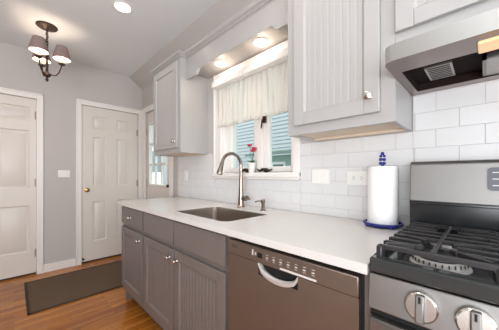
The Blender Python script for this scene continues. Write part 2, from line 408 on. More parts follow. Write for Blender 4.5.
# valance board, soffit and crown over the window
XD = .995        # door faces of the wall cabinets
XB = 1.015        # face frames of the wall cabinets
YLa, YLb = 1.856, 2.387     # far wall cabinet
YNa, YNb = .238, .730      # near wall cabinet
XS = 1.07      # face of the valance board, set back from the cabinets
prof = [(YNb, 2.164), (YNb, 1.989), (.842, 1.989), (.858, 1.993), (.87, 2.008), (.888, 2.028), (1.665, 2.028), (1.683, 2.012), (1.698, 1.994), (1.715, 1.987), (YLa, 1.987), (YLa, 2.164)]
tsf = thing('soffit', 'pale grey scalloped valance and soffit bridging the two cabinets over the window', 'soffit', (XS, 1.27, 1.99))
MB().prism([(XS, y, z) for y, z in prof], (.02, 0, 0)).build('valance_board', 'upper', tsf, smooth=False)
box('soffit_panel', 'upper', tsf, XS+.02, XP, YNb, YLa, 2.06, 2.08)
ZK = 2.165     # underside of the crown
cp = [(.012, 0), (0, 0), (-.004, .006), (-.012, .008), (-.018, .016), (-.03, .022), (-.036, .028), (-.036, .036), (.012, .036)]
def crown(m, path):
    '''profile swept along a horizontal path with mitred corners; out = left of travel'''
    n = len(path); rs = []
    for i, p in enumerate(path):
        p = Vector((*p, 0)); a = Vector((*path[max(i-1, 0)], 0)); b = Vector((*path[min(i+1, n-1)], 0))
        d1 = (p-a).normalized() if i else (b-p).normalized(); d2 = (b-p).normalized() if i < n-1 else d1
        n1 = Vector((-d1.y, d1.x, 0)); n2 = Vector((-d2.y, d2.x, 0)); o_ = (n1+n2)/(1+n1.dot(n2))
        rs.append([p-o_*u+Vector((0, 0, ZK+w)) for u, w in cp])
    m.rings(rs)
cr = MB()
crown(cr, [(XB, YNa-.77), (XB, YNb), (XS, YNb), (XS, YLa), (XB, YLa), (XB, YLb), (XP-.02, YLb)])
tag(cr.build('crown_moulding', 'upper', smooth=False), 'grey crown moulding running along the tops of the wall cabinets', 'moulding')

def can_light(x, y, z, r, label, group, power):
    t = thing('recessed_light', label, 'light', (x, y, z), group)
    MB().lathe((x, y, z), [(r, 0), (r*1.18, 0), (r*1.2, -.004), (r*1.02, -.007), (r*.98, 0)], seg=28, cap=False).build('trim_ring', 'plastic', t)
    MB().lathe((x, y, z-.004), [(r, 0), (r*.97, -.002)], seg=28).build('lens', 'can', t)
    d = bpy.data.lights.new('bulb', 'SPOT'); d.energy = power; d.spot_size = 2.4; d.spot_blend = .8; d.shadow_soft_size = .05; d.color = (1, .9, .78)
    o = bpy.data.objects.new('downlight_lamp', d); C.objects.link(o); o.parent = t; o.location = (0, 0, -.015)
    if z < 2.2:     # extra point light added below the lens to brighten the soffit
        d = bpy.data.lights.new('soffit_fill', 'POINT'); d.energy = .7; d.shadow_soft_size = .03; d.color = (1, .86, .7)
        o = bpy.data.objects.new('soffit_fill', d); C.objects.link(o); o.parent = t; o.location = (0, 0, -.08)
    return t
can_light(1.192, 1.52, 2.06, .047, 'recessed light in the valance soffit, nearer the far cabinet', 'soffit lights', 1.9)
can_light(1.195, 1.084, 2.06, .047, 'recessed light in the valance soffit, nearer the large near cabinet', 'soffit lights', 1.9)
can_light(.655, 2.18, ZC, .06, 'round recessed ceiling light near the top edge', 'ceiling lights', CAN_POWER)
can_light(.648, .75, ZC, .06, 'round recessed ceiling light above the dishwasher, out of the frame', 'ceiling lights', CAN_POWER)

# ------------------------------------------------------------------ cabinets
def bead_door(parent, xf, y0, y1, z0, z1, mat, stile=.058, name='door', bead=.032, gd=.012):
    """framed beadboard door facing -x; the panel is a sub-part"""
    m = MB(); t = .02
    m.box(xf, xf+t, y0, y0+stile, z0, z1, .003).box(xf, xf+t, y1-stile, y1, z0, z1, .003)
    m.box(xf, xf+t, y0+stile, y1-stile, z0, z0+stile, .003).box(xf, xf+t, y0+stile, y1-stile, z1-stile, z1, .003)
    a, b, c, d = y0+stile, y1-stile, z0+stile, z1-stile; g = .011
    for q in ([(xf+.002, a, c), (xf+.012, a+g, c), (xf+.012, a, c)], [(xf+.002, b, c), (xf+.012, b, c), (xf+.012, b-g, c)]): m.prism(q, (0, 0, d-c))
    for q in ([(xf+.002, a, c), (xf+.012, a, c), (xf+.012, a, c+g)], [(xf+.002, a, d), (xf+.012, a, d-g), (xf+.012, a, d)]): m.prism(q, (0, b-a, 0))
    dr = m.build(name, mat, parent)
    n = max(2, round((b-a)/bead)); w = (b-a)/n; pts = [(xf+.018, a, c)]
    for i in range(n):
        s_ = a+i*w; e = s_+w
        pts += [(xf+gd, s_, c), (xf+.0095, s_+.0055, c), (xf+.0095, e-.005, c), (xf+gd-.0002, e-.0035, c), (xf+.010, e-.002, c), (xf+gd-.0004, e-.001, c)]
    pts.append((xf+.013, b, c)); pts.append((xf+.018, b, c))
    MB().prism(pts, (0, 0, d-c)).build('beadboard_panel', mat, dr, smooth=False)
    return dr
def cab_knob(parent, x, y, z, mat='chrome', k=1.0):
    return MB().lathe((x, y, z), [(.009*k, 0), (.006*k, .004), (.0055*k, .012), (.012*k, .016), (.0155*k, .022), (.014*k, .028), (.007*k, .032), (.001, .033)], (-1, 0, 0), 18).build('knob', mat, parent)
def frame_x(m, x0, x1, y0, y1, z0, z1, sl, sr, sb, st):
    m.box(x0, x1, y0, y0+sr, z0, z1).box(x0, x1, y1-sl, y1, z0, z1).box(x0, x1, y0+sr, y1-sl, z0, z0+sb).box(x0, x1, y0+sr, y1-sl, z1-st, z1)

def wall_cabinet(label, ya, yb, z0, z1, doors, side_mat='upper', group='wall cabinets', rail=.045):
    t = thing('wall_cabinet', label, 'cabinet', (1.15, (ya+yb)/2, z0), group)
    m = MB()
    m.box(XB+.019, XP, ya, ya+.016, z0, z1).box(XB+.019, XP, yb-.016, yb, z0, z1).box(XB+.019, XP, ya+.016, yb-.016, z1-.016, z1).box(XP-.01, XP, ya+.016, yb-.016, z0+.03, z1-.016)
    m.build('carcass', 'upper', t, smooth=False)
    m = MB(); frame_x(m, XB, XB+.019, ya, yb, z0, z1, .05, .05, rail, .05); m.build('face_frame', 'upper', t)
    m = MB().box(XB+.019, XP-.01, ya+.016, yb-.016, z0+.012, z0+.028); m.box(XP-.04, XP-.01, ya+.016, yb-.016, z0, z0+.012); m.build('bottom_panel', 'raw', t)
    for (a, b, c, d, ky, kz) in doors:
        dr = bead_door(t, XD, a, b, c, d, 'upper', gd=.012 if ya > 1 else .0109)
        if ky: cab_knob(dr, XD, ky, kz, k=1.1)
    return t
wall_cabinet('grey beadboard wall cabinet between the glazed door and the window', YLa, YLb, 1.347, 2.164, [(1.892, 2.368, 1.39, 2.142, 1.93, 1.447)])
wall_cabinet('large pale grey beadboard wall cabinet beside the range hood', YNa, YNb, 1.353, 2.164, [(.288, .682, 1.396, 2.142, .323, 1.459)])
wall_cabinet('short pale wall cabinet above the range hood', -.535, YNa-.001, 1.566, 2.164, [(-.148, .2355, 1.678, 2.142, None, 0), (-.53, -.153, 1.678, 2.142, None, 0)], rail=.15)

# base cabinets
XC = .69; XFR = .71; ZB = .11; ZT = .884
def base_cabinet(label, ya, yb, fronts, doors, end=False):
    t = thing('base_cabinet', label, 'cabinet', (1.0, (ya+yb)/2, 0), 'base cabinets')
    m = MB()
    m.box(XFR+.019, XP-.01, ya, ya+.016, ZB, ZT).box(XFR+.019, XP-.01, yb-.016, yb, 0 if end else ZB, ZT).box(XFR+.019, XP-.01, ya+.016, yb-.016, ZB, ZB+.016).box(XP-.026, XP-.01, ya+.016, yb-.016, ZB+.016, ZT)
    m.build('carcass', 'base', t, smooth=False)
    m = MB(); frame_x(m, XFR, XFR+.019, ya, yb, ZB, ZT, .03, .03, .04, .018); m.box(XFR, XFR+.019, ya+.03, yb-.03, .69, .73)
    if len(doors) > 1: m.box(XFR, XFR+.019, (ya+yb)/2-.025, (ya+yb)/2+.025, ZB+.04, .69)
    m.build('face_frame', 'base', t, smooth=False)
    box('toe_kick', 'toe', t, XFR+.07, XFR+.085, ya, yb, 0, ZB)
    for (a, b, kn) in fronts:
        f = box('drawer' if kn else 'false_front', 'base', t, XC, XFR, a, b, .722, .868, bev=.003)
        if kn: cab_knob(f, XC, (a+b)/2, .79)
    for (a, b, ky) in doors:
        dr = bead_door(t, XC, a, b, .155, .692, 'base', gd=.0138); cab_knob(dr, XC, ky, .635)
    return t
base_cabinet('narrow dark grey base cabinet with drawer at the far counter end', 1.84, 2.345, [(1.858, 2.333, True)], [(1.858, 2.333, 1.905)], True)
base_cabinet('dark grey double door sink cabinet with two false drawer fronts', .832, 1.839, [(1.356, 1.82, False), (.855, 1.341, False)], [(1.357, 1.82, 1.40), (.855, 1.341, 1.305)])
f = MB().box(XC+.01, XC+.03, .224, .240, .0, ZT).build('filler_strip', 'base')
tag(f, 'narrow grey filler strip between dishwasher and range', 'panel')

# worktop with sink cut-out
SX0, SX1, SY0, SY1 = .752, 1.10, .925, 1.465
CX0, CX1, CY0, CY1 = .664, XW, .2215, 2.375
def rrect(x0, x1, y0, y1, r, n=8):
    p = []
    for cx, cy, a in ((x1-r, y1-r, 0), (x0+r, y1-r, PI/2), (x0+r, y0+r, PI), (x1-r, y0+r, 1.5*PI)):
        for k in range(n+1): p.append((cx+r*math.cos(a+PI/2*k/n), cy+r*math.sin(a+PI/2*k/n)))
    return p
m = MB()
inn = rrect(SX0, SX1, SY0, SY1, .045); outr = []
cx, cy = (SX0+SX1)/2, (SY0+SY1)/2
for x, y in inn:     # project the hole outline outwards to the slab rectangle
    dx, dy = x-cx, y-cy; k = 1e9
    if dx > 1e-9: k = min(k, (CX1-cx)/dx)
    if dx < -1e-9: k = min(k, (CX0-cx)/dx)
    if dy > 1e-9: k = min(k, (1.56-cy)/dy)
    if dy < -1e-9: k = min(k, (.88-cy)/dy)
    outr.append((cx+dx*k, cy+dy*k))
# add exact corners by snapping the nearest projected point
for c_ in ((CX0, .88), (CX1, .88), (CX0, 1.56), (CX1, 1.56)):
    i = min(range(len(outr)), key=lambda i: (outr[i][0]-c_[0])**2+(outr[i][1]-c_[1])**2); outr[i] = c_
zt, zb = CT, ZT
n = len(inn)
ti = [m.bm.verts.new((x, y, zt)) for x, y in inn]; to = [m.bm.verts.new((x, y, zt)) for x, y in outr]
bi = [m.bm.verts.new((x, y, zb)) for x, y in inn]; bo = [m.bm.verts.new((x, y, zb)) for x, y in outr]
for i in range(n):
    j = (i+1) % n
    m.bm.faces.new((ti[i], to[i], to[j], ti[j])); m.bm.faces.new((bi[j], bo[j], bo[i], bi[i]))
    m.bm.faces.new((ti[j], bi[j], bi[i], ti[i])); m.bm.faces.new((to[i], bo[i], bo[j], to[j]))
m.box(CX0, CX1, CY0, .88, zb, zt).box(CX0, CX1, 1.56, CY1, zb, zt)
bmesh.ops.remove_doubles(m.bm, verts=m.bm.verts, dist=1e-5)
o = m.build('worktop', 'quartz', smooth=False)
tag(o, 'long white quartz worktop with an undermount sink opening', 'worktop')
# sink
t = thing('sink', 'stainless steel undermount sink set in the white worktop', 'sink', (cx, cy, .70))
m = MB(); g = .006
rs = [[(x, y, z) for x, y in rrect(SX0-a, SX1+a, SY0-a, SY1+a, .045+a)] for a, z in ((-.0006, CT-.005), (-.003, CT-.0055), (-.0035, ZT-.01), (-.006, .74), (-.012, .715), (-.03, .703), (-.1, .70))]
m.rings(rs, cap=False); v = [m.bm.verts.new(p) for p in rs[-1]]; m.bm.faces.new(v)
bmesh.ops.remove_doubles(m.bm, verts=m.bm.verts, dist=1e-5)
bmesh.ops.recalc_face_normals(m.bm, faces=m.bm.faces)
m.build('bowl', 'sink', t)
MB().lathe((cx+.05, cy, .701), [(.04, 0), (.043, .003), (.03, .004), (.028, .001), (.001, .001)], seg=24).build('drain', 'chrome', t)

# faucet
fx, fy = 1.194, 1.283
t = thing('faucet', 'brushed nickel gooseneck pull down faucet behind the sink', 'faucet', (fx, fy, CT))
MB().lathe((fx, fy, CT), [(.03, 0), (.03, .006), (.024, .012), (.022, .05), (.019, .09), (.016, .15), (.0135, .22), (.0125, .27)]).build('body', 'nickel', t)
pts = [(fx, fy, CT+.26)]
rad = .09
for k in range(0, 17):
    a = PI*k/16*.93; pts.append((fx-rad+rad*math.cos(a), fy, CT+.302+rad*math.sin(a)))
MB().tube(pts, .0115, 14).build('gooseneck', 'nickel', t)
e = Vector(pts[-1]); d = (e-Vector(pts[-2])).normalized()
MB().lathe(e-d*.005, [(.012, 0), (.0135, .008), (.0145, .03), (.019, .062), (.021, .082), (.019, .088), (.012, .089)], d).build('spray_head', 'nickel', t)
m = MB().cyl((fx, fy, CT+.065), (fx+.01, fy-.05, CT+.065), .017)
m.tube([(fx+.008, fy-.04, CT+.068), (fx+.006, fy-.055, CT+.078), (fx-.002, fy-.075, CT+.074), (fx-.012, fy-.1, CT+.066)], .008, 10, [.013, .011, .009, .007])
m.build('lever_handle', 'nickel', t)
sx, sy = 1.18, 1.052
t = thing('soap_dispenser', 'small nickel soap dispenser on the worktop right of the faucet', 'dispenser', (sx, sy, CT))
MB().lathe((sx, sy, CT), [(.02, 0), (.02, .004), (.012, .008), (.011, .045), (.014, .05), (.014, .072), (.009, .076)]).build('body', 'nickel', t)
MB().tube([(sx, sy, CT+.062), (sx-.03, sy+.012, CT+.066), (sx-.055, sy+.02, CT+.06)], .005, 10).build('spout', 'nickel', t)

# dishwasher
DY0, DY1 = .252, .829
t = thing('dishwasher', 'stainless steel dishwasher between the sink cabinet and the range', 'dishwasher', (1.0, (DY0+DY1)/2, 0))
MB().box(XC+.03, 1.27, DY0+.002, DY1-.002, .1, .868).box(XC+.014, XC+.06, .2405, .2525, .1, .88).build('tub', 'gap', t)
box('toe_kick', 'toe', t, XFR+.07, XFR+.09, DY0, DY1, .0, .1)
# door panel with a pocket handle
py0, py1 = .455, .64
m = MB().prism([(XC, y, z) for y, z in [(DY0, .12), (DY1, .12), (DY1, .799), (py1, .799), (py1, .752), (py0, .752), (py0, .799), (DY0, .799)]], (.03, 0, 0))
door = m.build('door', 'dw', t, smooth=False)
m = MB()
rs = []
for k in range(13):
    u = k/12; y = py0+(py1-py0)*u; s_ = math.sin(PI*u)**.45
    zl = .80-.042*s_
    rs.append([(XC-.001, y, zl-.016), (XC-.004, y, zl-.002), (XC+.004, y, zl+.004), (XC+.02, y, zl-.002), (XC+.02, y, zl-.014)])
m.rings(rs); m.build('handle_lip', 'alu', door)
box('handle_pocket', 'gap', door, XC+.021, XC+.029, py0, py1, .75, .80)
m = MB().box(XC-.003, XC+.03, DY0, DY1, .8, .862, .004)
cp_ = m.build('control_panel', 'dw', t)
xm = XC-.0034
m = MB()
for r_ in range(2):
    for k in range(3): m.box(xm, xm+.001, .79-k*.012, .798-k*.012, .832+r_*.008, .836+r_*.008)
m.build('vent_slots', 'slot', cp_)
box('display', 'gap', cp_, xm-.0004, xm+.001, .617, .642, .822, .842)
for k in range(7):
    y = .598-k*.033
    MB().box(xm, xm+.001, y-.011, y, .829, .833).build('button', 'mark', cp_)
    MB().box(xm, xm+.001, y-.013, y, .840, .8416).build('button_caption', 'mark', cp_)
    MB().box(xm, xm+.001, y-.011, y, .822, .8236).build('button_light', 'mark', cp_)
box('button', 'mark', cp_, xm, xm+.001, .665, .672, .825, .848)
box('button', 'mark', cp_, xm, xm+.001, .65, .656, .828, .84)
box('badge_strip', 'mark', cp_, xm-.0004, xm+.001, .383, .53, .805, .812)

# range
RY0, RY1 = -.545, .217
RX = .668
t = thing('range', 'black and stainless steel gas range at the right edge', 'stove', (.98, (RY0+RY1)/2, 0))
MB().box(RX+.03, 1.27, RY0, RY1, .08, .893).box(RX+.1, 1.2, RY0+.05, RY1-.05, 0, .08).build('body', 'black', t)
m = MB()
m.box(RX-.006, RX+.03, RY0-.004, RY1, .8965, .934, .006).box(RX+.03, 1.18, RY1-.012, RY1, .8965, .934, .004).box(RX+.03, 1.18, RY0-.004, RY0+.018, .8965, .934, .005)
m.box(RX+.03, 1.2, RY0+.018, RY1-.012, .8965, .916)
m.build('cooktop', 'cooktop', t)
ctl = MB().prism([(RX-.004, RY0, .8935), (RX-.016, RY0, .806), (RX+.03, RY0, .806), (RX+.03, RY0, .8935)], (0, RY1-RY0, 0), .003).build('control_panel', 'steel', t)
for y in (.1017, .0123, -.166, -.344, -.433):
    c0 = Vector((RX-.011, y, .851)); ax = Vector((-1, 0, .13)).normalized()
    k_ = MB().lathe(c0, [(.031, 0), (.032, .006), (.0315, .014), (.028, .018), (.001, .018)], ax, 32).build('knob', 'chrome', ctl)
    p = c0+ax*.016; up = Vector((.13, 0, 1)).normalized()
    MB().prism([p+Vector((0, -.0085, 0))+up*.03, p+Vector((0, .0085, 0))+up*.03, p+Vector((0, .0085, 0))-up*.03, p+Vector((0, -.0085, 0))-up*.03], ax*.016, .003).build('grip', 'steel', k_)
    q = p+ax*.0165+up*.02
    MB().prism([q+Vector((0, -.0022, 0))+up*.007, q+Vector((0, .0022, 0))+up*.007, q+Vector((0, .0022, 0))-up*.007, q+Vector((0, -.0022, 0))-up*.007], ax*.0006).build('pointer_mark', 'gap', k_)
for y in (.150, .060, -.12, -.30):
    m = MB()
    for dy, dz_, w_, h_ in ((0, 0, .0135, .0015), (0, .012, .0135, .0015), (-.006, .006, .0015, .0135), (.006, .006, .0015, .0135), (.003, .003, .005, .005)):
        zz = .866+dz_; xx = RX-.0165+(zz-.806)*.137
        m.box(xx+.002, xx+.004, y+dy-w_/2, y+dy+w_/2, zz-h_/2, zz+h_/2)
    m.build('burner_symbol', 'mark', ctl)
# oven door and drawer
od = MB().box(RX-.02, RX+.028, RY0+.003, RY1-.003, .25, .785, .006).build('oven_door', 'steel', t)
box('oven_window', 'black', od, RX-.022, RX-.018, RY0+.08, RY1-.08, .35, .68, bev=.001)
m = MB().cyl((RX-.07, RY0+.03, .745), (RX-.07, RY1-.03, .745), .012)
for y in (RY0+.05, RY1-.05): m.cyl((RX-.018, y, .745), (RX-.07, y, .745), .009)
m.build('handle', 'steel', od)
box('vent_gap', 'gap', t, RX+.005, RX+.03, RY0+.003, RY1-.003, .786, .806)
box('storage_drawer', 'steel', t, RX-.018, RX+.028, RY0+.003, RY1-.003, .09, .245, bev=.006)
# backguard
bgd = MB().prism([(1.135, RY0, 1.046), (1.148, RY0, 1.193), (1.16, RY0, 1.204), (1.29, RY0, 1.204), (1.29, RY0, 1.046)], (0, RY1-RY0, 0), .004).build('backguard', 'steel', t)
box('backguard_trim', 'black', bgd, 1.132, 1.2, RY0, RY1, 1.036, 1.048, bev=.003)
MB().box(1.142, 1.29, RY0, RY1, .9, 1.038).box(1.125, 1.15, RY0+.01, RY1-.01, .91, .935, .004).build('vent_panel', 'black', t)
for_disp = MB().prism([(1.1355, *p) for p in [(y, z) for y, z in rrect(-.32, -.006, 1.097, 1.176, .012, 4)]], (.012, 0, 0)).build('display', 'display', bgd)
for v in for_disp.data.vertices: v.co.x += (v.co.z+for_disp.parent.parent.location.z-1.097)*.087
for k in range(3):
    z = 1.113+k*.022; x = 1.1345+(z-1.097)*.087
    for j in range(7): box('button_print', 'mark', for_disp, x, x+.002, -.034-j*.04, -.018-j*.04, z, z+.003)
# burners
def burner(bx, by, r):
    b = MB().lathe((bx, by, .916), [(r*1.12, 0), (r*1.1, .004), (r, .006), (r*.98, .016), (r*.8, .018), (r*.7, .012), (.001, .012)], seg=36).build('burner', 'alu', t)
    m = MB()
    for k in range(28):
        a = 2*PI*k/28; m.box(bx+r*.995*math.cos(a)-.0015, bx+r*.995*math.cos(a)+.0015, by+r*.995*math.sin(a)-.0015, by+r*.995*math.sin(a)+.0015, .925, .933)
    m.build('flame_ports', 'slot', b)
    MB().lathe((bx, by, .934), [(r*.78, 0), (r*.8, .004), (r*.74, .010), (.001, .011)], seg=32).build('burner_cap', 'iron', b)
for bx, by, r in ((.785, .085, .05), (1.03, .085, .04), (.785, -.417, .05), (1.03, -.417, .04), (.9, -.166, .05)): burner(bx, by, r*1.15)
# grates
def grate(y0, y1):
    m = MB(); w, h, z = .0105, .0115, .967
    xs = [.692, .745, .798, .851, .904, .957, 1.01, 1.06, 1.105]
    yc = (y0+y1)/2
    for i, x in enumerate(xs):
        near = min(abs(x-.785), abs(x-1.03))
        if i in (0, 4, 8) or near > .05: m.bar((x, y0, z), (x, y1, z), w, h)
        else:
            m.bar((x, y0, z), (x, yc-.038, z), w, h); m.bar((x, yc+.038, z), (x, y1, z), w, h)
    for y in (y0, y1):
        m.bar((xs[0], y+(.006 if y < yc else -.006), z-.009), (xs[-1], y+(.006 if y < yc else -.006), z-.009), w*.8, h*.7)
        for x in xs: m.box(x-.0052, x+.0052, y-.005, y+.005, z-.022, z-.002, .002)
    m.bar((xs[0], yc, z+.001), (xs[-1], yc, z+.001), w, h*.8)
    for bx in (.785, 1.03):
        for sx_ in (-1, 1):
            for sy_ in (-1, 1): m.bar((bx+sx_*.03, yc+sy_*.028, z+.0015), (bx+sx_*.078, yc+sy_*.1, z+.0015), w*.85, h)
    for x in (xs[0], xs[4], xs[-1]):
        for y in (y0, y1): m.prism([(x-.008, y-.007, .916), (x+.008, y-.007, .916), (x+.008, y+.007, .916), (x-.008, y+.007, .916)], (0, 0, .046), .003)
    return m.build('grate', 'iron', t)
grate(-.024, .199); grate(-.276, -.034); grate(-.52, -.286)

# range hood
HX, HY0, HY1, HZ = .848, -.535, .2365, 1.512
t = thing('range_hood', 'stainless steel range hood under the short cabinet', 'hood', (1.07, (HY0+HY1)/2, HZ))
m = MB()
def ring_poly(x0, x1, y0, y1): return [(x0, y0), (x1, y0), (x1, y1), (x0, y1)]
# shell: front lip, sides, top, back; rounded front corners
m.prism([(x, y, HZ) for x, y in [(XW-.002, HY0), (HX+.03, HY0), (HX+.008, HY0+.008), (HX, HY0+.03), (HX, HY1-.03), (HX+.008, HY1-.008), (HX+.03, HY1), (XW-.002, HY1)]][::1], (0, 0, .0))if False else None
ol = [(XW-.002, HY0), (HX+.03, HY0), (HX+.01, HY0+.008), (HX, HY0+.028), (HX, HY1-.028), (HX+.01, HY1-.008), (HX+.03, HY1), (XW-.002, HY1)]
ix0, ix1, iy0, iy1 = .965, 1.24, HY0+.03, .208
il = [(ix1, iy0), (ix0+.01, iy0), (ix0, iy0), (ix0, iy0+.01), (ix0, iy1-.01), (ix0, iy1), (ix0+.01, iy1), (ix1, iy1)]
vo = [m.bm.verts.new((x, y, HZ)) for x, y in ol]; vt = [m.bm.verts.new((x, y, HZ+.053)) for x, y in ol]; vi = [m.bm.verts.new((x, y, HZ)) for x, y in il]; vj = [m.bm.verts.new((x, y, HZ+.045)) for x, y in il]
n = 8
for i in range(n):
    j = (i+1) % n
    m.bm.faces.new((vo[i], vo[j], vt[j], vt[i]))
m.bm.faces.new(vt)
bmesh.ops.recalc_face_normals(m.bm, faces=m.bm.faces)
m.build('hood_shell', 'hood', t)
m = MB()
vo = [m.bm.verts.new((x, y, HZ)) for x, y in ol]; vi = [m.bm.verts.new((x, y, HZ)) for x, y in il]; vj = [m.bm.verts.new((x, y, HZ+.045)) for x, y in il]
for i in range(n):
    j = (i+1) % n; m.bm.faces.new((vo[j], vo[i], vi[i], vi[j])); m.bm.faces.new((vi[j], vi[i], vj[i], vj[j]))
m.build('underside_pan', 'hoodpan', t, smooth=False)
m = MB().box(ix0+.001, ix1-.001, iy0+.001, iy1-.001, HZ+.03, HZ+.044)
for a, b, c, d in ((ix0+.0005, ix0+.0025, iy0, iy1), (ix1-.0025, ix1-.0005, iy0, iy1), (ix0, ix1, iy0+.0005, iy0+.0025), (ix0, ix1, iy1-.0025, iy1-.0005)): m.box(a, b, c, d, HZ+.001, HZ+.03)
m.build('underside_cavity', 'hoodin', t)
m = MB().box(1.055, 1.2, .08, .157, HZ+.022, HZ+.03)
flt = m.build('exhaust_grille', 'mesh', t)
m = MB()
for k in range(7): m.box(1.065+k*.019, 1.072+k*.019, .087, .15, HZ+.0205, HZ+.0225)
m.build('grille_slats', 'slot', flt)
lm = MB().box(.882, .955, -.25, .014, HZ-.012, HZ-.001, .004).build('lamp_lens', 'hoodlamp', t)
box('lamp_housing', 'steel', t, .878, .959, -.255, .018, HZ-.003, HZ+.003)
ff = MB().box(1.06, 1.232, -.3, .0, HZ+.008, HZ+.028, .003).build('grease_filter', 'mesh', t)
MB().box(1.05, 1.062, -.3, .006, HZ+.004, HZ+.03).box(1.05, 1.238, -.004, .006, HZ+.004, HZ+.03).box(1.228, 1.238, -.3, .006, HZ+.004, HZ+.03).build('filter_frame', 'steel', ff)

# ------------------------------------------------------------------ things on the worktop, wall and sill
px_, py_ = 1.212, .337
t = thing('paper_towel_holder', 'cobalt blue paper towel holder on the worktop beside the range', 'holder', (px_, py_, CT))
m = MB()
rg = [(px_+.078*math.cos(2*PI*k/32), py_+.078*math.sin(2*PI*k/32), CT+.016) for k in range(32)]
m.tube(rg, .0055, 8, closed=True)
m.lathe((px_, py_, CT+.004), [(.066, 0), (.068, .003), (.066, .006)], seg=32)
for k in range(4):
    a = PI/4+k*PI/2; m.ball((px_+.072*math.cos(a), py_+.072*math.sin(a), CT+.008), .008); m.bar((px_+.05*math.cos(a), py_+.05*math.sin(a), CT+.011), (px_+.08*math.cos(a), py_+.08*math.sin(a), CT+.013), .008, .006)
m.build('base', 'blue', t)
m = MB().cyl((px_, py_, CT+.006), (px_, py_, CT+.285), .006)
m.build('post', 'blue', t)
m = MB()
for z, r in ((.292, .011), (.310, .011), (.326, .009)):
    for s_ in (-1, 1): m.ball((px_+s_*.0055, py_-s_*.0055, CT+z), r*.72)
m.ball((px_, py_, CT+.338), .008)
m.build('finial', 'blue', t)
t = thing('paper_towel_roll', 'white paper towel roll standing on the blue holder', 'paper towel', (px_, py_, CT+.011))
MB().lathe((px_, py_, CT+.0105), [(.019, 0), (.062, 0), (.0635, .004), (.0635, .262), (.062, .266), (.019, .266), (.019, 0)], seg=40, cap=False).build('paper', 'paper', t)
MB().lathe((px_, py_, CT+.0105), [(.0185, 0), (.0185, .266), (.017, .266), (.017, 0), (.0185, 0)], seg=24, cap=False).build('core', 'raw', t)

def plate(name, label, cat, y, z, w, h, kind):
    t = thing(name, label, cat, (XW, y, z), None)
    p = MB().box(XW-.006, XW, y-w/2, y+w/2, z-h/2, z+h/2, .003).build('cover_plate', 'plastic', t)
    if kind == 'switch':
        for s_ in (-1, 1): box('rocker', 'plastic', t, XW-.009, XW-.005, y+s_*.023-.016, y+s_*.023+.016, z-.033, z+.033, bev=.002)
    elif kind == 'duplex':
        for s_ in (-1, 1):
            f_ = MB().lathe((XW-.0055, y+s_*.02, z), [(.0165, 0), (.0165, .002), (.001, .002)], (-1, 0, 0), 20).build('socket', 'plastic', t)
            MB().box(XW-.0082, XW-.0072, y+s_*.02-.003, y+s_*.02+.005, z+.005, z+.007).box(XW-.0082, XW-.0072, y+s_*.02-.003, y+s_*.02+.005, z-.007, z-.005).box(XW-.0082, XW-.0072, y+s_*.02-.009, y+s_*.02-.006, z-.002, z+.002).build('slots', 'slot', f_)
    else:
        box('rocker', 'plastic', t, XW-.009, XW-.005, y-.016, y+.016, z-.033, z+.033, bev=.002)
plate('light_switch', 'white double switch plate on the tiles, between window and outlet', 'switch', .694, 1.14, .116, .086, 'switch')
plate('wall_outlet', 'white horizontal outlet on the tiles beside the paper towels', 'outlet', .479, 1.134, .118, .074, 'duplex')
plate('wall_outlet', 'white outlet plate on the tiles below the far wall cabinet', 'outlet', 2.25, 1.14, .072, .116, 'single')
# switch on the end wall
t = thing('light_switch', 'white double toggle switch plate on the grey wall between the doors', 'switch', (.437, YB, 1.165))
MB().box(.379, .495, YB-.006, YB, 1.122, 1.208, .003).build('cover_plate', 'plastic', t)
for s_ in (-1, 1): MB().box(.437+s_*.024-.006, .437+s_*.024+.006, YB-.016, YB-.005, 1.158, 1.178, .002).build('toggle', 'plastic', t)

# potted flower on the sill
fx_, fy_ = 1.314, 1.287
t = thing('potted_flower', 'red flower in a small white pot on the window sill', 'plant', (fx_, fy_, WZ0))
MB().lathe((fx_, fy_, WZ0), [(.024, 0), (.0255, .002), (.031, .064), (.034, .067), (.034, .076), (.030, .076), (.0285, .066)], seg=24).build('pot', 'pot', t)
MB().lathe((fx_, fy_, WZ0+.06), [(.0287, 0), (.0287, .006), (.001, .009)], seg=20).build('soil', 'soil', t)
m = MB(); tip = []
for k, (dx, dy, h) in enumerate(((-.004, .008, .215), (.006, -.006, .19), (-.006, -.012, .17))):
    e = (fx_+dx*2, fy_+dy*2, WZ0+h); m.tube([(fx_, fy_, WZ0+.066), (fx_+dx, fy_+dy, WZ0+h*.6), e], .0022, 6); tip.append(e)
m.build('stem', 'leaf', t)
m = MB()
for k in range(13):
    a = k*2.4; r_ = .03+.022*R.random(); z0 = WZ0+.07; c = Vector((fx_, fy_, z0)); u = Vector((math.cos(a), math.sin(a), 0)); s_ = Vector((-u.y, u.x, 0))
    if c.x+u.x*r_*1.25 > 1.343: r_ *= .35
    pts = [c, c+u*r_*.5+s_*.012+Vector((0, 0, .022)), c+u*r_*1.2+Vector((0, 0, .012+.02*R.random())), c+u*r_*.5-s_*.012+Vector((0, 0, .022))]
    m.prism(pts, (0, 0, .0012))
m.build('leaves', 'leaf', t)
for e in tip:
    m = MB()
    for k in range(8):
        a = k*2.4; q = Vector(e)+Vector((.009*math.cos(a), .012*math.sin(a), .004*math.sin(k*1.7)))
        m.ico(q, .0095, 2, .12, (1, 1, .8))
    m.build('blossom', 'red', t)

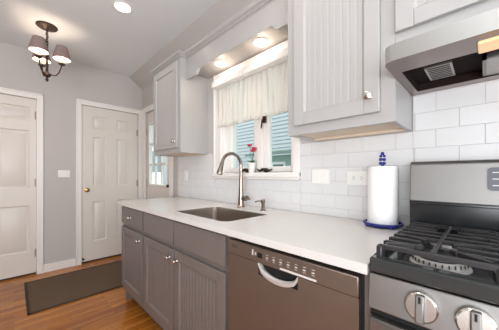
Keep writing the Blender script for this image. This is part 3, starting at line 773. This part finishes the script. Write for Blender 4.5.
# curtains: two sheer cafe panels on a rod
def curtain(ya, yb, label):
    t = thing('curtain', label, 'curtain', (1.262, (ya+yb)/2, 1.565), 'sheer valance curtains')
    m = MB(); nu, nv = 90, 14; z0, z1 = 1.565, 1.902; ph = R.random()*6
    V = []
    for j in range(nv+1):
        row = []; v = j/nv
        for i in range(nu+1):
            u = i/nu; y = ya+(yb-ya)*u
            a = (.005+.012*(1-v)**.7)
            x = 1.268+a*math.sin(u*(yb-ya)*120+ph+.6*math.sin(u*9+ph))+.004*math.sin(u*41+v*3)
            row.append(m.bm.verts.new((x, y+.006*math.sin(u*30+v*4), z0+(z1-z0)*v+.006*(1-v)*math.sin(u*17+ph))))
        V.append(row)
    for j in range(nv):
        for i in range(nu): m.bm.faces.new((V[j][i], V[j][i+1], V[j+1][i+1], V[j+1][i]))
    o = m.build('fabric', 'curtain', t, angle=80)
    sm = o.modifiers.new('solid', 'SOLIDIFY'); sm.thickness = .0006
    m = MB()
    for zz in (.0, .022):
        V = []
        for i in range(nu+1):
            u = i/nu; y = ya+(yb-ya)*u
            x = 1.268+.017*math.sin(u*(yb-ya)*120+ph+.6*math.sin(u*9+ph))+.004*math.sin(u*41)
            V.append((x-.0012, y+.006*math.sin(u*30), z0+.004+zz+.006*math.sin(u*17+ph)))
        m.tube(V, .0028, 5)
    m.build('hem', 'curtain', t)
curtain(1.29, 1.665, 'white sheer valance curtain panel over the far window sash')
curtain(.86, 1.285, 'white sheer valance curtain panel over the near window sash')
t = thing('curtain_rod', 'white flat curtain rod housing across the window head', 'curtain rod', (1.25, 1.27, 1.9))
for a, b in ((1.3, 1.69), (.79, 1.27)):
    m = MB()
    m.prism([(1.30, a, 1.905), (1.232, a, 1.905), (1.222, a, 1.912), (1.22, a, 1.925), (1.224, a, 1.955), (1.234, a, 1.965), (1.30, a, 1.965)], (0, b-a, 0)); m.build('housing', 'trim', t)
m = MB().lathe((1.255, 1.268, 1.935), [(.02, 0), (.036, .004), (.038, .017), (.036, .03), (.02, .034)], (0, 1, 0), 20); m.build('centre_bracket', 'trim', t)

# rug
t = MB().box(.08, 1.30, 2.65, 3.44, 0, .009, .003).build('door_mat', 'rug')
tag(t, 'dark brown mat lying on the oak floor before the doors', 'rug')
m = MB()
for a, b, c, d in ((.076, .1, 2.646, 3.444), (1.28, 1.304, 2.646, 3.444), (.076, 1.304, 2.646, 2.668), (.076, 1.304, 3.422, 3.444)): m.box(a, b, c, d, 0, .011, .003)
m.build('binding', 'rugb', t)

# chandelier
hx, hy = .224, 2.974
t = thing('chandelier', 'dark bronze three light chandelier with taupe shades near the left door', 'chandelier', (hx, hy, ZC))
MB().lathe((hx, hy, ZC), [(.082, 0), (.083, -.008), (.076, -.016), (.03, -.026), (.014, -.03), (.011, -.045), (.001, -.046)], seg=32).build('canopy', 'bronze', t)
m = MB()
z = ZC-.05
for k in range(7):   # chain links, alternating
    a = (0 if k % 2 else PI/2)+.6; u = Vector((math.cos(a), math.sin(a), 0)); cz = z-.014-k*.026
    m.tube([Vector((hx, hy, cz))+u*.009*math.cos(q)+Vector((0, 0, .018*math.sin(q))) for q in [2*PI*i/14 for i in range(14)]], .0032, 6, closed=True)
zz = [z+.01-i*.0075 for i in range(27)]
m.tube([(hx+.009*math.cos(i*.75), hy+.009*math.sin(i*.75), q) for i, q in enumerate(zz)], .0035, 6)
m.build('chain', 'bronze', t)
MB().lathe((hx, hy, 2.045), [(.002, 0), (.011, .012), (.014, .024), (.006, .036), (.01, .042), (.028, .056), (.032, .07), (.024, .086), (.012, .096), (.009, .13), (.013, .16), (.009, .2), (.008, .295), (.011, .31), (.004, .325)]).build('column', 'bronze', t)
rv = Vector((.7071, -.7071, 0)); dv = Vector((.7071, .7071, 0))
for ang in (20, 150, -78):
    a = math.radians(ang); u = rv*math.cos(a)+dv*math.sin(a); c = Vector((hx, hy, 0))
    P = lambda r, z_: c+u*r+Vector((0, 0, z_))
    arm = MB().tube([P(.02, 2.125), P(.045, 2.112), P(.072, 2.116), P(.095, 2.145), P(.108, 2.185), P(.117, 2.225)], .0055, 8).build('arm', 'bronze', t)
    q = P(.118, 0)
    MB().lathe((q.x, q.y, 2.218), [(.006, 0), (.024, .006), (.028, .014), (.012, .018), (.012, .024)]).build('drip_cup', 'bronze', arm)
    MB().lathe((q.x, q.y, 2.24), [(.011, 0), (.011, .05), (.009, .052)]).build('candle_sleeve', 'raw', arm)
    MB().lathe((q.x, q.y, 2.29), [(.007, 0), (.012, .012), (.013, .022), (.008, .036), (.001, .048)]).build('bulb', 'bulb', arm)
    MB().lathe((q.x, q.y, 2.277), [(.072, 0), (.0735, .003), (.045, .122), (.0435, .124), (.0425, .12), (.070, .001), (.072, 0)], seg=36, cap=False).build('lamp_shade', 'shade', arm)
    MB().lathe((q.x, q.y, 2.277), [(.0693, .0015), (.0705, .0015), (.0425, .119), (.0413, .119), (.0693, .0015)], seg=36, cap=False).build('shade_liner', 'liner', arm)
    d = bpy.data.lights.new('bulb_light', 'POINT'); d.energy = 1.0; d.color = (1, .84, .66); d.shadow_soft_size = .012
    o = bpy.data.objects.new('bulb_light', d); C.objects.link(o); o.parent = t; o.location = (q.x-hx, q.y-hy, 2.35-ZC)

# ------------------------------------------------------------------ outside
struct(box('ground', 'lawn', None, 1.6, 16, -8, 16, -.6, -.4), 'lawn outside the window', 'ground')
hx0 = 5.2
t = thing('neighbour_house', 'pale blue house with lap siding seen through the window', 'house', (hx0+1.5, 5.5, -.4))
m = MB(); z = -.4
while z < 5.4:
    m.prism([(hx0, -3, z), (hx0+.022, -3, z+.115), (hx0+.1, -3, z+.115), (hx0+.1, -3, z)], (0, 17.0, 0)); z += .105
m.build('siding', 'siding', t, smooth=False)
w = box('window_frame', 'outtrim', t, hx0-.05, hx0+.04, 11.2, 12.6, .5, 2.6)
box('window_pane', 'darkglass', w, hx0-.06, hx0-.045, 11.36, 12.44, 1.3, 2.4)
box('roof', 'roof', t, hx0-.4, hx0+3, -3.3, 14.4, 5.4, 5.6)
t = thing('garden_shed', 'low grey green shed with small dark window beyond the near sash', 'shed', (4.3, 3.0, -.4))
MB().box(3.9, 4.8, 2.2, 3.75, -.4, 1.56).build('shed_wall', 'shed', t)
MB().prism([(3.7, 2.1, 1.56), (4.9, 2.1, 1.74), (4.9, 2.1, 1.80), (3.7, 2.1, 1.62)], (0, 1.75, 0)).build('roof', 'roof', t, smooth=False)
dd = box('shed_window', 'outtrim', t, 3.87, 3.9, 2.86, 3.2, 1.0, 1.42)
box('window_pane', 'darkglass', dd, 3.86, 3.87, 2.9, 3.16, 1.05, 1.37)
m = MB()
for k in range(110):
    a = R.random()*6.28; b = R.random(); q = Vector((3.0+.28*math.cos(a)*b, 3.4+.36*math.sin(a)*b, -.3+1.62*R.random()*(1-.25*b)))
    m.ico(q, .06+.06*R.random(), 1, .35)
tag(m.build('garden_shrub', 'shrub', smooth=False), 'green shrub behind the faucet, seen through the far sash', 'shrub')
